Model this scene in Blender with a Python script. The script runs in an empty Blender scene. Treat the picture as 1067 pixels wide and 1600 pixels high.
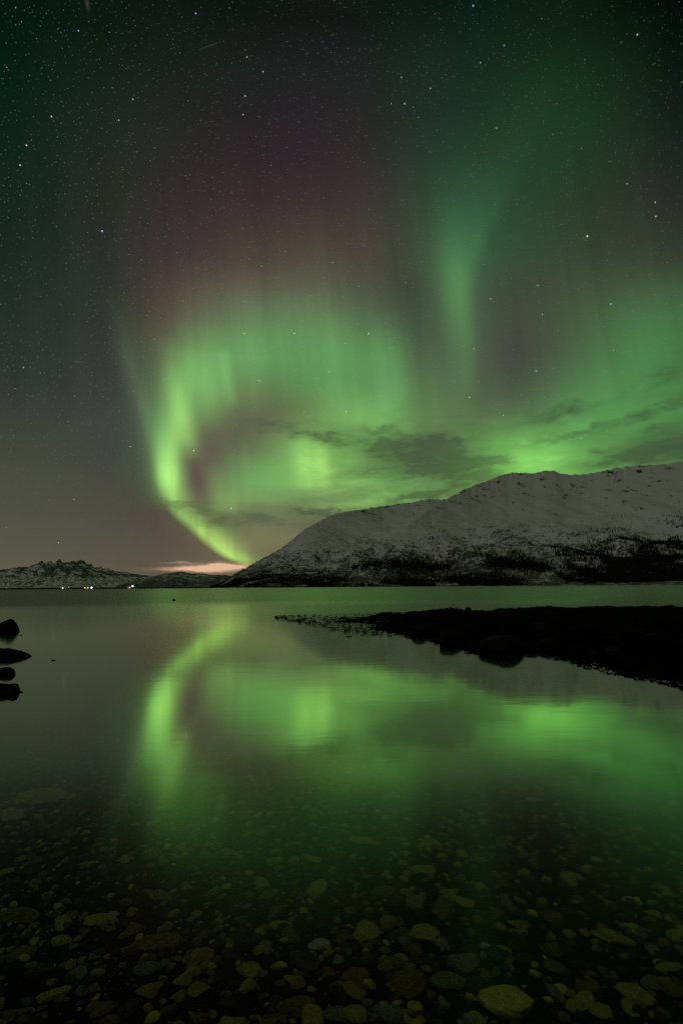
import bpy, math, random
import numpy as np
from mathutils import Matrix, Vector

# ------------------------------------------------------------------ camera
S = bpy.context.scene
COL = S.collection
CAM_Z = 1.3
TILT, ROLL = math.radians(7.5), math.radians(0.43)
LENS, SENS = 20.0, 36.0
cd = bpy.data.cameras.new("camera")
cam = bpy.data.objects.new("camera", cd)
COL.objects.link(cam)
cd.sensor_fit = 'VERTICAL'; cd.sensor_height = SENS; cd.sensor_width = 24.0
cd.lens = LENS; cd.clip_start = 0.05; cd.clip_end = 80000
_r = Vector((1, 0, 0)); _f = Vector((0, math.cos(TILT), math.sin(TILT)))
_u = Vector((0, -math.sin(TILT), math.cos(TILT)))
CR = _r * math.cos(ROLL) - _u * math.sin(ROLL)
CU = _u * math.cos(ROLL) + _r * math.sin(ROLL)
cam.matrix_world = Matrix(((CR.x, CU.x, -_f.x, 0), (CR.y, CU.y, -_f.y, 0), (CR.z, CU.z, -_f.z, CAM_Z), (0, 0, 0, 1)))
S.camera = cam
S.view_settings.view_transform = 'Standard'; S.view_settings.look = 'None'
S.view_settings.exposure = 0; S.view_settings.gamma = 1
S.cycles.max_bounces = 6; S.cycles.transparent_max_bounces = 12
S.cycles.use_denoising = False
S.cycles.caustics_reflective = False; S.cycles.caustics_refractive = False

FPX = LENS / SENS * 1600
RELIEF = .165  # energy of the added relief lamp
def sight(x, y):
    "direction of a sight line, as measured on the photograph"
    d = CR * ((x - 533.5) / FPX) - CU * ((y - 800) / FPX) + _f
    return d.normalized()
def azel(x, y):
    d = sight(x, y)
    return math.degrees(math.atan2(d.x, d.y)), math.degrees(math.asin(d.z))
def on_level(x, y, z=0.0):
    d = sight(x, y); t = (z - CAM_Z) / d.z
    return Vector((d.x * t, d.y * t, z)), t

# ------------------------------------------------------------------ world: night sky with aurora, thin cloud and stars
def lin(c):
    return np.where(np.asarray(c) <= 10.31, np.asarray(c) / 255 / 12.92, ((np.asarray(c, float) / 255 + .055) / 1.055) ** 2.4)
W = bpy.data.worlds.new("World"); S.world = W; W.use_nodes = True
NT = W.node_tree; NT.nodes.clear()
class V:
    "a value in the node graph"
    def __init__(s, sock): s.s = sock
    def __add__(a, b): return M('ADD', a, b)
    __radd__ = __add__
    def __sub__(a, b): return M('SUBTRACT', a, b)
    def __rsub__(a, b): return M('SUBTRACT', b, a)
    def __mul__(a, b): return M('MULTIPLY', a, b)
    __rmul__ = __mul__
    def __truediv__(a, b): return M('DIVIDE', a, b)
def put(sock, v, tree=None):
    tree = tree or NT
    if isinstance(v, V): tree.links.new(v.s, sock)
    elif v is not None: sock.default_value = v
def M(op, a, b=None, c=None, clamp=False):
    n = NT.nodes.new('ShaderNodeMath'); n.operation = op; n.use_clamp = clamp
    for i, v in enumerate((a, b, c)):
        if v is not None: put(n.inputs[i], v)
    return V(n.outputs[0])
def VM(op, a, b=None, out=0):
    n = NT.nodes.new('ShaderNodeVectorMath'); n.operation = op
    put(n.inputs[0], a)
    if b is not None: put(n.inputs[1], b)
    return V(n.outputs[out])
def XYZ(x, y, z=0.0):
    n = NT.nodes.new('ShaderNodeCombineXYZ')
    for i, v in enumerate((x, y, z)): put(n.inputs[i], v)
    return V(n.outputs[0])
def STEP(v, a, b, lo=0.0, hi=1.0, kind='SMOOTHSTEP'):
    n = NT.nodes.new('ShaderNodeMapRange'); n.interpolation_type = kind
    if a > b: a, b, lo, hi = b, a, hi, lo
    put(n.inputs['Value'], v)
    n.inputs['From Min'].default_value = a; n.inputs['From Max'].default_value = b
    n.inputs['To Min'].default_value = lo; n.inputs['To Max'].default_value = hi
    return V(n.outputs['Result'])
def CURVE(v, pts):
    "piecewise smooth function of v through pts"
    pts = sorted(pts); x0, x1 = pts[0][0], pts[-1][0]
    y0 = min(p[1] for p in pts); y1 = max(p[1] for p in pts)
    if y1 - y0 < 1e-6: y1 = y0 + 1e-6
    n = NT.nodes.new('ShaderNodeFloatCurve'); c = n.mapping.curves[0]
    q = [((p[0] - x0) / (x1 - x0), (p[1] - y0) / (y1 - y0)) for p in pts]
    c.points[0].location = q[0]; c.points[-1].location = q[-1]
    for p in q[1:-1]: c.points.new(*p)
    for p in c.points: p.handle_type = 'AUTO_CLAMPED'
    n.mapping.update()
    put(n.inputs['Value'], STEP(v, x0, x1, 0, 1, 'LINEAR'))
    return V(n.outputs[0]) * (y1 - y0) + y0
def NOISE(vec, scale, detail=3, rough=.5, dist=0.0):
    n = NT.nodes.new('ShaderNodeTexNoise'); put(n.inputs['Vector'], vec)
    n.inputs['Scale'].default_value = scale; n.inputs['Detail'].default_value = detail
    n.inputs['Roughness'].default_value = rough; n.inputs['Distortion'].default_value = dist
    return V(n.outputs['Fac'])
def MIX(f, a, b, mode='MIX'):
    n = NT.nodes.new('ShaderNodeMix'); n.data_type = 'RGBA'; n.blend_type = mode; n.clamp_factor = mode == 'MIX'
    put(n.inputs[0], f); put(n.inputs[6], a if isinstance(a, V) else (*a, 1)); put(n.inputs[7], b if isinstance(b, V) else (*b, 1))
    return V(n.outputs[2])
def XYZC(v):
    n = NT.nodes.new('ShaderNodeCombineColor')
    for i in range(3): put(n.inputs[i], v)
    return V(n.outputs[0])
def ADDC(a, col, f):
    "a + col * f"
    return MIX(f, a, tuple(float(k) for k in col), 'ADD')

geo = NT.nodes.new('ShaderNodeTexCoord')
DIR = VM('NORMALIZE', V(geo.outputs['Generated']))
sp = NT.nodes.new('ShaderNodeSeparateXYZ'); put(sp.inputs[0], DIR)
DX, DY, DZ = (V(sp.outputs[i]) for i in range(3))
AZ = M('ARCTAN2', DX, DY) * (180 / math.pi)
EL = M('ARCSINE', DZ) * (180 / math.pi)
AE = XYZ(AZ, EL, 0.0)
def blob(x, y, wx, wy, rot=0.0, vec=None):
    "soft spot centred on a direction, half-widths in degrees*14.5"
    a, e = azel(x, y); k = 15.0
    n = NT.nodes.new('ShaderNodeMapping'); n.vector_type = 'TEXTURE'
    put(n.inputs['Vector'], vec or AE)
    n.inputs['Location'].default_value = (a, e, 0); n.inputs['Rotation'].default_value = (0, 0, math.radians(rot))
    n.inputs['Scale'].default_value = (wx / k, wy / k, 1)
    m = V(n.outputs[0])
    return M('EXPONENT', VM('DOT_PRODUCT', m, m, out=1) * -1.0)

# broad colour of the sky, sampled over the hemisphere in front: rows of (brightness of red, green, blue in 0..255)
XS = [0, 100, 200, 250, 300, 400, 500, 600, 650, 700, 740, 800, 900, 1000, 1067]
SKY = {
 0:   [(4,24,14),(8,24,14),(10,22,14),(12,22,16),(12,22,16),(12,20,16),(14,20,16),(13,22,18),(12,25,18),(10,26,18),(8,28,18),(9,27,15),(11,26,14),(5,16,8),(2,8,6)],
 100: [(6,30,18),(16,32,22),(22,32,24),(24,32,26),(26,32,28),(28,32,30),(30,33,32),(28,36,32),(26,40,32),(24,42,32),(22,42,30),(22,44,28),(20,44,26),(16,33,20),(8,20,16)],
 200: [(12,34,24),(24,38,30),(33,40,34),(36,40,36),(38,38,36),(40,36,38),(42,37,40),(38,42,38),(34,48,40),(32,52,40),(30,54,38),(30,57,38),(28,58,35),(28,42,30),(20,30,26)],
 300: [(20,36,30),(30,40,36),(42,44,41),(47,44,43),(51,44,43),(55,44,46),(57,46,48),(54,54,48),(48,64,50),(44,74,52),(44,76,52),(40,68,46),(40,60,40),(44,50,42),(36,42,36)],
 400: [(26,38,34),(36,44,42),(50,50,50),(59,53,50),(66,57,54),(74,66,58),(77,72,60),(68,66,57),(58,74,56),(58,90,60),(56,92,62),(52,78,54),(54,68,50),(56,66,50),(50,60,46)],
 450: [(32,42,40),(40,48,46),(52,54,52),(74,62,58),(84,78,66),(92,92,72),(89,95,72),(71,76,62),(62,70,56),(64,88,60),(64,88,62),(64,74,58),(64,78,56),(66,90,60),(62,92,58)],
 500: [(36,46,44),(44,50,50),(56,56,54),(80,74,63),(94,104,74),(96,128,82),(94,130,80),(77,100,69),(68,80,62),(68,86,62),(68,88,62),(70,76,62),(68,90,60),(70,116,66),(66,112,62)],
 550: [(42,48,48),(48,54,54),(62,62,60),(86,90,70),(104,150,84),(96,154,84),(92,150,82),(85,136,76),(75,98,67),(72,90,66),(74,92,66),(72,72,64),(72,100,66),(72,130,70),(66,120,62)],
 600: [(48,54,52),(52,58,56),(64,66,62),(84,100,70),(108,166,84),(96,130,76),(90,146,78),(90,140,80),(84,118,72),(79,102,69),(78,96,68),(74,84,68),(76,120,70),(76,140,72),(70,130,64)],
 650: [(58,64,56),(60,66,58),(66,72,64),(84,104,66),(104,140,76),(96,98,74),(100,140,74),(100,160,80),(93,134,73),(88,114,72),(84,112,70),(84,116,70),(84,146,74),(82,156,74),(78,140,68)],
 700: [(66,70,58),(66,70,60),(66,72,64),(82,110,64),(98,98,74),(96,118,74),(112,166,80),(96,140,72),(90,120,70),(92,128,70),(92,150,72),(104,184,76),(94,166,74),(84,136,68),(74,112,62)],
 750: [(74,76,63),(74,76,64),(72,74,64),(82,100,62),(98,84,74),(98,150,80),(126,180,84),(104,156,76),(96,140,72),(94,140,70),(100,160,72),(112,196,76),(94,160,72),(84,130,66),(74,110,60)],
 800: [(79,80,67),(79,79,68),(78,77,66),(82,76,64),(96,100,66),(108,122,80),(106,120,80),(100,140,74),(96,140,70),(96,140,70),(96,140,70),(96,140,70),(94,140,70),(84,130,66),(74,110,60)],
 850: [(86,85,70),(85,84,70),(85,82,69),(90,80,70),(96,86,70),(118,116,80),(112,110,80),(100,120,74),(96,120,70),(96,120,70),(96,120,70),(96,120,70),(94,120,70),(84,110,66),(74,100,60)],
 890: [(95,89,73),(94,88,72),(92,86,70),(94,86,70),(100,92,74),(108,100,78),(110,100,78),(100,100,74),(96,100,70),(96,100,70),(96,100,70),(96,100,70),(94,100,70),(84,100,66),(74,90,60)],
}
ys = np.array(sorted(SKY), float); xs = np.array(XS, float)
TAB = np.array([SKY[int(y)] for y in ys], float)
TAB[3:9, :3, 2] -= 4; TAB[3:9, :3, 1] += 1
_g = np.clip(TAB[..., 1] - 60, 0, 60) / 60
TAB[..., 0] += _g * .10 * np.clip(TAB[..., 1] - TAB[..., 0], 0, None); TAB[..., 2] += _g * .12 * np.clip(TAB[..., 1] - TAB[..., 2], 0, None)
def smooth_lerp(grid, v):
    i = int(np.clip(np.searchsorted(grid, v) - 1, 0, len(grid) - 2))
    return i, float(np.clip((v - grid[i]) / (grid[i + 1] - grid[i]), 0, 1))
def catmull(p0, p1, p2, p3, t):
    return .5 * ((2 * p1) + (-p0 + p2) * t + (2 * p0 - 5 * p1 + 4 * p2 - p3) * t * t + (-p0 + 3 * p1 - 3 * p2 + p3) * t ** 3)
def table(x, y):
    j, ty = smooth_lerp(ys, y); i, tx = smooth_lerp(xs, x)
    def row(j):
        j = min(max(j, 0), len(ys) - 1)
        r = TAB[j]; g = lambda k: r[min(max(k, 0), len(xs) - 1)]
        return catmull(g(i - 1), g(i), g(i + 1), g(i + 2), tx)
    return np.clip(catmull(row(j - 1), row(j), row(j + 1), row(j + 2), ty), 1, 255)
def sky_at(az, el):
    a, e = math.radians(az), math.radians(el)
    d = Vector((math.sin(a) * math.cos(e), math.cos(a) * math.cos(e), math.sin(e)))
    z = max(d.dot(_f), .15)
    x = 533.5 + FPX * d.dot(CR) / z; y = 800 - FPX * d.dot(CU) / z
    return lin(table(x, y))
ELS = [-.5, 1.5, 3, 4.5, 6, 7.5, 9, 10.5, 12, 13.5, 15, 16.5, 18, 19.5, 21, 22.5, 24, 25.5, 27, 29, 31, 33.5, 36, 39, 42, 45, 48.5]
AZL, AZR = -37.0, 37.0
rampx = STEP(AZ, AZL, AZR, 0, 1, 'LINEAR')
sky = None
for k, el in enumerate(ELS):
    n = NT.nodes.new('ShaderNodeValToRGB'); cr = n.color_ramp; cr.interpolation = 'LINEAR'
    ps = np.linspace(0, 1, 32)
    cr.elements[0].position = 0; cr.elements[1].position = 1
    for p in ps[1:-1]: cr.elements.new(float(p))
    for p, el_ in zip(ps, cr.elements):
        c = sky_at(AZL + p * (AZR - AZL), el); el_.color = (*[float(q) for q in c], 1)
    put(n.inputs[0], rampx)
    c = V(n.outputs[0])
    sky = c if sky is None else MIX(STEP(EL, ELS[k - 1], el, 0, 1, 'LINEAR'), sky, c)
# the rest of the sky, behind and above the view
OVER = tuple(float(k) for k in lin((72, 80, 54)))
BACK = tuple(float(k) for k in lin((62, 64, 57))); ZEN = tuple(float(k) for k in lin((20, 30, 22)))
sky = MIX(STEP(EL, 48, 60), sky, ZEN)



# fine striation of the rays
ray = NOISE(XYZ(AZ * 1.0, EL * .035, 3.1), .9, 3, .55)
ray2 = NOISE(XYZ(AZ * 1.0, EL * .05, 7.7), 2.2, 2, .5)
RAY = STEP(ray, .3, .72, .45, 1.35, 'LINEAR') * STEP(ray2, .25, .75, .75, 1.25, 'LINEAR')
sky = MIX(STEP(EL, 12, 20) * STEP(EL, 46, 30), sky, MIX(1.0, sky, XYZC(STEP(NOISE(XYZ(AZ + EL * .12, EL * .03, 5.1), .55, 2, .5), .3, .7, .92, 1.08, 'LINEAR')), 'MULTIPLY'))
def path(pts):
    "azimuth as a function of elevation along a curtain"
    q = [azel(x, y) for x, y in pts]
    return CURVE(EL, [(e, a) for a, e in q])
def strength(pts):
    return CURVE(EL, [(azel(x, y)[1], s) for x, y, s in pts])
def wide(pts):
    return CURVE(EL, [(azel(x, y)[1], w / 15.0) for x, y, w in pts])
G1 = lin((160, 228, 108)) ; G2 = lin((120, 204, 116)); G3 = lin((190, 235, 60))
# left curtain, sharp on its outer side, soft inward
d = AZ - path([(160, 440), (180, 500), (205, 590), (222, 650), (238, 712), (250, 762), (262, 792), (300, 830), (340, 864), (380, 886)])
wv = wide([(160, 440, 50), (205, 590, 65), (238, 712, 46), (250, 762, 36), (300, 830, 36), (340, 864, 30), (380, 886, 22)])
st = strength([(160, 440, 0), (190, 520, .01), (205, 590, .01), (222, 650, .045), (238, 712, .17), (250, 765, .48), (262, 792, .46), (300, 830, .54), (340, 860, .56), (365, 877, .30), (382, 890, .0)])
q = d / wv
prof = STEP(d, -.5, 1.1) * M('EXPONENT', M('POWER', M('MAXIMUM', q - .25, 0.0), 2.0) * -1.1)
sky = ADDC(sky, G1, prof * st * STEP(RAY, .3, 1.6, .55, 1.45, 'LINEAR'))
sky = ADDC(sky, G3, prof * st * STEP(EL, 8, 2) * .65)
# faint outer line
sky = ADDC(sky, lin((120, 150, 120)), M('EXPONENT', M('POWER', d / .9, 2.0) * -1.0) * strength([(160, 440, 0), (185, 510, .035), (205, 590, .085), (235, 700, .08), (250, 760, 0)]))
sky = ADDC(sky, lin((120, 190, 110)), STEP(d, -.5, .7) * M('EXPONENT', M('POWER', d / 3.2, 2.0) * -1.0) * strength([(160, 440, 0), (190, 520, .015), (205, 590, .045), (235, 700, .10), (250, 760, .06), (270, 800, 0)]))
# bright rays inside it
def rays(pts, w, col):
    global sky
    d = AZ - path([(x, y) for x, y, s in pts])
    sky = ADDC(sky, col, M('EXPONENT', M('POWER', d / (w / 15.0), 2.0) * -1.0) * strength(pts))
rays([(264, 520, 0), (272, 585, .14), (282, 635, .30), (290, 668, .36), (299, 704, .18), (303, 724, 0)], 15, G1)
rays([(286, 570, 0), (278, 630, .14), (269, 690, .38), (264, 730, .50), (262, 768, .26), (264, 800, 0)], 15, G1)
rays([(262, 560, 0), (258, 620, .12), (254, 680, .16), (252, 730, .12), (256, 790, 0)], 14, G2)
rays([(350, 540, 0), (352, 575, .14), (358, 608, .14), (364, 640, 0)], 9, G2)
rays([(300, 540, 0), (314, 590, .12), (326, 640, .09), (334, 680, 0)], 26, G2)
rays([(410, 540, 0), (408, 580, .03), (406, 620, .03), (404, 650, 0)], 14, G2)
rays([(520, 480, 0), (524, 540, .05), (526, 600, .04), (526, 650, 0)], 18, G2)
rays([(380, 680, 0), (384, 720, .035), (386, 770, .05), (386, 800, 0)], 8, G2)
rays([(360, 690, 0), (364, 740, .04), (366, 780, .05), (366, 806, 0)], 6, G2)
rays([(472, 680, 0), (476, 712, .24), (478, 745, .26), (480, 768, 0)], 17, G1)
rays([(500, 690, 0), (503, 722, .28), (504, 745, .26), (505, 766, 0)], 12, lin((180, 225, 110)))
rays([(334, 720, 0), (342, 760, .11), (350, 788, .17), (354, 806, .02), (356, 814, 0)], 26, G1)
rays([(396, 700, 0), (400, 750, .08), (402, 774, .09), (404, 790, 0)], 40, G1)
rays([(598, 480, 0), (606, 560, .07), (612, 620, .10), (600, 670, .08), (590, 700, 0)], 26, G2)
sky = ADDC(sky, G1, blob(828, 728, 60, 30) * .30)
sky = ADDC(sky, G1, blob(560, 788, 60, 9, 8) * .22 + blob(660, 765, 60, 12, 10) * .12 + blob(700, 700, 60, 12, 4) * .06)
sky = ADDC(sky, G1, blob(560, 655, 60, 30, -20) * .10)
sky = ADDC(sky, G1, blob(470, 700, 42, 34, 20) * .12)
# right curtain, sharp on the right
d = AZ - path([(880, 60), (850, 180), (800, 290), (745, 400), (732, 480), (738, 540), (740, 600), (728, 650), (700, 690)])
q = d / wide([(880, 60, 60), (800, 290, 70), (745, 400, 50), (735, 520, 34), (740, 600, 34), (700, 690, 40)])
right = STEP(d, 1.2, -.9) * M('EXPONENT', M('POWER', M('MAXIMUM', q * -1.0 - .35, 0.0), 2.0) * -1.0)
sky = ADDC(sky, G2, right * strength([(880, 60, .0), (850, 180, .008), (800, 290, .02), (745, 400, .09), (732, 470, .13), (738, 540, .11), (740, 600, .07), (728, 650, .03), (700, 690, 0)]) * STEP(RAY, .3, 1.6, .8, 1.2, 'LINEAR'))
rays([(700, 300, .0), (704, 380, .04), (714, 450, .09), (722, 500, .06), (728, 560, 0)], 22, G2)
# darker purple hollow between curtains
hol = blob(308, 752, 15, 42, 12) * .75 + blob(345, 672, 34, 26) * .35 + blob(322, 705, 16, 24, 20) * .35 + blob(545, 300, 95, 90) * .0
sky = MIX(M('MINIMUM', hol, 1.0), sky, tuple(float(k) for k in lin((88, 66, 72))))

# thin cloud drifting across the low sky
warp = NOISE(XYZ(AZ * .35, EL * .8, 1.0), 1.0, 5, .6)
warp2 = NOISE(XYZ(AZ * .35, EL * .8, 9.0), 1.0, 5, .6)
AEW = VM('ADD', AE, XYZ((warp - .5) * 6.0, (warp2 - .5) * 3.2, 0.0))
cl = None
for (x, y, wx, wy, r, s) in [
    (470, 672, 60, 9, -8, .8), (560, 690, 70, 10, -8, .6), (650, 706, 80, 21, -3, 1.0), (735, 735, 60, 14, 0, .8), (640, 778, 40, 9, 6, .8),
    (700, 760, 60, 12, 10, .8), (880, 645, 62, 10, 8, .8), (1040, 596, 50, 24, 20, .5), (1050, 665, 60, 12, 12, .8), (1000, 705, 75, 13, 6, .9), (960, 722, 90, 10, 4, .5), (1060, 700, 40, 18, 0, .8), (690, 716, 85, 24, 0, .55), (620, 650, 40, 16, 30, .25),
    (920, 690, 40, 8, 8, .4), (600, 674, 60, 7, -6, .5), (700, 690, 60, 9, 4, .6), (850, 688, 55, 7, 6, .4), (935, 668, 60, 7, 10, .5), (545, 742, 60, 6, 5, .35), (610, 735, 70, 8, -4, .5), (1030, 640, 60, 9, 14, .6), (760, 718, 50, 8, -4, .5), (500, 803, 45, 8, -4, .8), (420, 812, 70, 8, -6, .55), (300, 790, 48, 7, -4, .6), (345, 818, 36, 6, 4, .45), (800, 752, 45, 14, 0, .4), (560, 800, 60, 10, 8, .35)]:
    b = blob(x, y, wx, wy, r, AEW) * s
    cl = b if cl is None else cl + b
cn = NOISE(XYZ(AZ * .33, EL * .85, 4.0), 1.0, 6, .6, .5)
cloud = M('MINIMUM', cl * STEP(cn, .28, .66, .22, 1.25), .9)
mot = 1.0 + (cn - .5) * 1.1 * STEP(EL, 19, 12) * STEP(AZ, -10, 2)
sky = MIX(1.0, sky, XYZC(mot), 'MULTIPLY')
CLOUDC = lin((64, 78, 58))
sky = MIX(cloud, sky, MIX(.42, tuple(float(k) for k in CLOUDC), MIX(1.0, sky, (.62, .58, .66), 'MULTIPLY')))
# warm cloud low on the horizon
AEH = VM('ADD', AE, XYZ((warp - .5) * 3.0, (warp2 - .5) * .9, 0.0))
wb = blob(346, 888, 40, 4.0, 0, AEH) * 1.8 + blob(302, 888, 44, 2.6, 1, AEH) * .9 + blob(350, 885, 22, 4.5, 0, AEH) * .8 + blob(285, 880, 22, 1.3, 0, AEH) * .35
sky = MIX(M('MINIMUM', wb * STEP(cn, .25, .6, .75, 1.1, 'LINEAR'), 1.0), sky, tuple(float(k) for k in lin((228, 184, 150))))
sky = MIX(M('MINIMUM', blob(350, 893, 60, 1.6, 0, AEH) * .35, 1.0), sky, tuple(float(k) for k in lin((150, 122, 98))))

# stars: three magnitudes scattered, the brightest placed
clear = (1.0 - cloud) * STEP(EL, 2, 20, .25, 1)
def stars(scale, radius, thresh, gain, seed):
    global sky
    n = NT.nodes.new('ShaderNodeTexVoronoi'); n.inputs['Scale'].default_value = scale
    put(n.inputs['Vector'], VM('ADD', DIR, (seed, seed * .7, 0)))
    s3 = NT.nodes.new('ShaderNodeSeparateColor'); put(s3.inputs[0], V(n.outputs['Color']))
    r, g, b = (V(s3.outputs[i]) for i in range(3))
    on = M('GREATER_THAN', r, thresh)
    spot = STEP(V(n.outputs['Distance']), radius, radius * .25)
    mag = M('POWER', g, 3.0) * .9 + .1
    f = on * spot * mag * gain * clear
    tint = MIX(b, (.55, .75, 1.3), (1.2, .85, .6))
    sky = MIX(f, sky, tint, 'ADD')
stars(290, .24, .12, .15, 0)
stars(130, .105, .30, .34, 3.3)
stars(52, .044, .45, .8, 7.1)
BRIGHT = [(42,227,1.3,1),(32,258,1.2,1),(81,182,1.0,0),(160,361,1.6,0),(208,155,.9,0),(186,188,.9,0),(123,48,.8,0),(306,21,.9,0),(383,150,1.1,0),(380,179,.9,0),(411,112,.9,1),
 (386,89,.8,1),(739,9,1.1,0),(995,54,1.1,0),(632,162,1.2,0),(787,71,.8,0),(627,121,.8,0),(917,369,2.0,0),(1024,338,1.2,1),(1023,316,.9,1),(979,287,.8,0),(837,580,1.3,0),(303,704,1.6,0),
 (382,521,1.3,0),(460,521,1.2,0),(576,521,1.1,0),(541,643,1.0,0),(733,621,1.0,0),(954,475,1.1,0),(361,794,1.3,0),(405,595,.9,0),(740,545,.8,0),(847,491,.8,1),(37,574,1.0,0),(92,848,.7,1),
 (766,467,.9,0),(840,446,.9,0),(907,700-15,.7,0),(514,581,.8,0),(204,698,.8,0),(786,649,.8,1),(575,523,.6,0),(116,780,.6,0),(611,162,.6,0),(775,200,.8,0),(672,138,.8,1),(750,98,.7,0)]
for warm, tint in ((0, (.75, .9, 1.25)), (1, (1.2, .9, .7))):
    tot = None
    for x, y, s, w in BRIGHT:
        if w != warm: continue
        f = STEP(VM('DISTANCE', DIR, tuple(sight(x, y)), out=1), .0009 + .00035 * s, .0003) * (s * .55)
        tot = f if tot is None else tot + f
    sky = MIX(tot, sky, tint, 'ADD')
# small elongated smudge of a galaxy near the top edge
sky = ADDC(sky, lin((110, 100, 90)), blob(137, 6, 2.5, 5.0, 20) * .25)
for (x0, y0, x1, y1) in [(311, 77, 343, 66), (113, 564, 134, 566), (141, 606, 142, 618)]:
    a0, e0 = azel(x0, y0); a1, e1 = azel(x1, y1)
    L = math.hypot(a1 - a0, e1 - e0) * 15 / 2
    sky = ADDC(sky, lin((130, 130, 120)), blob((x0 + x1) / 2, (y0 + y1) / 2, L * .8, .5, math.degrees(math.atan2(e1 - e0, a1 - a0))) * .14)
bg = NT.nodes.new('ShaderNodeBackground'); put(bg.inputs['Color'], sky)
rest = MIX(STEP(EL, 20, 70), BACK, OVER)
bg2 = NT.nodes.new('ShaderNodeBackground'); put(bg2.inputs['Color'], rest)
wm = NT.nodes.new('ShaderNodeMixShader')
away = M('MAXIMUM', STEP(M('ABSOLUTE', AZ), 38, 62), STEP(EL, 54, 68))
put(wm.inputs[0], away); NT.links.new(bg.outputs[0], wm.inputs[1]); NT.links.new(bg2.outputs[0], wm.inputs[2])
wo = NT.nodes.new('ShaderNodeOutputWorld'); NT.links.new(wm.outputs[0], wo.inputs[0])
W.cycles.sampling_method = 'MANUAL'; W.cycles.sample_map_resolution = 512

relief_lamp = bpy.data.lights.new('relief_light', 'SUN'); relief_lamp.energy = RELIEF; relief_lamp.angle = math.radians(.5); relief_lamp.color = (1.0, .97, .92)  # added raking lamp to model the slopes, no such source in the sky
mo = bpy.data.objects.new('relief_light', relief_lamp); COL.objects.link(mo)
mo.rotation_euler = Vector((math.sin(math.radians(-105)) * .93, math.cos(math.radians(-105)) * .93, .36)).to_track_quat('Z', 'Y').to_euler()

# ------------------------------------------------------------------ helpers
rng = np.random.default_rng(11); random.seed(11)
def vnoise(x, y, seed=0):
    xi = np.floor(x).astype(np.int64); yi = np.floor(y).astype(np.int64)
    fx = x - xi; fy = y - yi; fx = fx * fx * (3 - 2 * fx); fy = fy * fy * (3 - 2 * fy)
    def h(a, b):
        n = (a * 374761393 + b * 668265263 + seed * 1442695041) & 0xffffffff
        n = ((n ^ (n >> 13)) * 1274126177) & 0xffffffff
        return ((n ^ (n >> 16)) & 0xffff) / 65535.0
    return (h(xi, yi) * (1 - fx) + h(xi + 1, yi) * fx) * (1 - fy) + (h(xi, yi + 1) * (1 - fx) + h(xi + 1, yi + 1) * fx) * fy
def fbm(x, y, oct=5, seed=0, gain=.5):
    s = 0; a = 1; t = 0
    for k in range(oct):
        s = s + a * (vnoise(x * 2 ** k, y * 2 ** k, seed + k * 17) - .5); t += a; a *= gain
    return s / t * 2
def ridged(x, y, oct=4, seed=0):
    s = 0; a = 1; t = 0
    for k in range(oct):
        s = s + a * (1 - np.abs(2 * vnoise(x * 2 ** k, y * 2 ** k, seed + k * 13) - 1)); t += a; a *= .5
    return s / t
def mesh_obj(name, verts, faces, mats, parent=None, smooth=True, idx=None):
    me = bpy.data.meshes.new(name)
    verts = np.asarray(verts, np.float32)
    if isinstance(faces, np.ndarray):
        nf, k = faces.shape
        me.vertices.add(len(verts)); me.vertices.foreach_set('co', verts.ravel())
        me.loops.add(nf * k); me.loops.foreach_set('vertex_index', faces.astype(np.int32).ravel())
        me.polygons.add(nf); me.polygons.foreach_set('loop_start', np.arange(0, nf * k, k, dtype=np.int32))
        me.update(calc_edges=True)
    else:
        me.from_pydata(verts.tolist(), [], faces); me.update()
    for m in (mats if isinstance(mats, (list, tuple)) else [mats]): me.materials.append(m)
    if idx is not None: me.polygons.foreach_set('material_index', np.asarray(idx, np.int32))
    me.polygons.foreach_set('use_smooth', np.full(len(me.polygons), smooth))
    me.update()
    o = bpy.data.objects.new(name, me); COL.objects.link(o)
    if parent: o.parent = parent
    return o
def grid_faces(nu, nv):
    i = np.arange(nu * nv).reshape(nu, nv)
    return np.stack([i[:-1, :-1].ravel(), i[1:, :-1].ravel(), i[1:, 1:].ravel(), i[:-1, 1:].ravel()], 1)
def tag(o, label=None, cat=None, group=None, kind=None):
    if label: o['label'] = label
    if cat: o['category'] = cat
    if group: o['group'] = group
    if kind: o['kind'] = kind
    return o
def mat(name):
    m = bpy.data.materials.new(name); m.use_nodes = True; m.node_tree.nodes.clear(); return m
class MT:
    "switches the node helpers to a material's tree"
    def __init__(s, m): s.m = m
    def __enter__(s):
        global NT
        s.old = NT; NT = s.m.node_tree; return s
    def __exit__(s, *a):
        global NT
        NT = s.old
def surface(shader_socket, disp=None):
    o = NT.nodes.new('ShaderNodeOutputMaterial'); NT.links.new(shader_socket, o.inputs['Surface']); return o
def principled(color, rough=.7, spec=.3, normal=None, metallic=0.0):
    b = NT.nodes.new('ShaderNodeBsdfPrincipled')
    put(b.inputs['Base Color'], color if isinstance(color, V) else (*color, 1)); put(b.inputs['Roughness'], rough)
    b.inputs['Specular IOR Level'].default_value = spec; b.inputs['Metallic'].default_value = metallic
    if normal: put(b.inputs['Normal'], normal)
    return b.outputs[0]
def bump(h, strength=.3, dist=.02):
    n = NT.nodes.new('ShaderNodeBump'); n.inputs['Strength'].default_value = strength; n.inputs['Distance'].default_value = dist
    put(n.inputs['Height'], h); return V(n.outputs[0])
def POS():
    g = NT.nodes.new('ShaderNodeNewGeometry'); return V(g.outputs['Position'])
def OBJC():
    g = NT.nodes.new('ShaderNodeTexCoord'); return V(g.outputs['Object'])
def SEP(v):
    s = NT.nodes.new('ShaderNodeSeparateXYZ'); put(s.inputs[0], v); return [V(s.outputs[i]) for i in range(3)]

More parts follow.
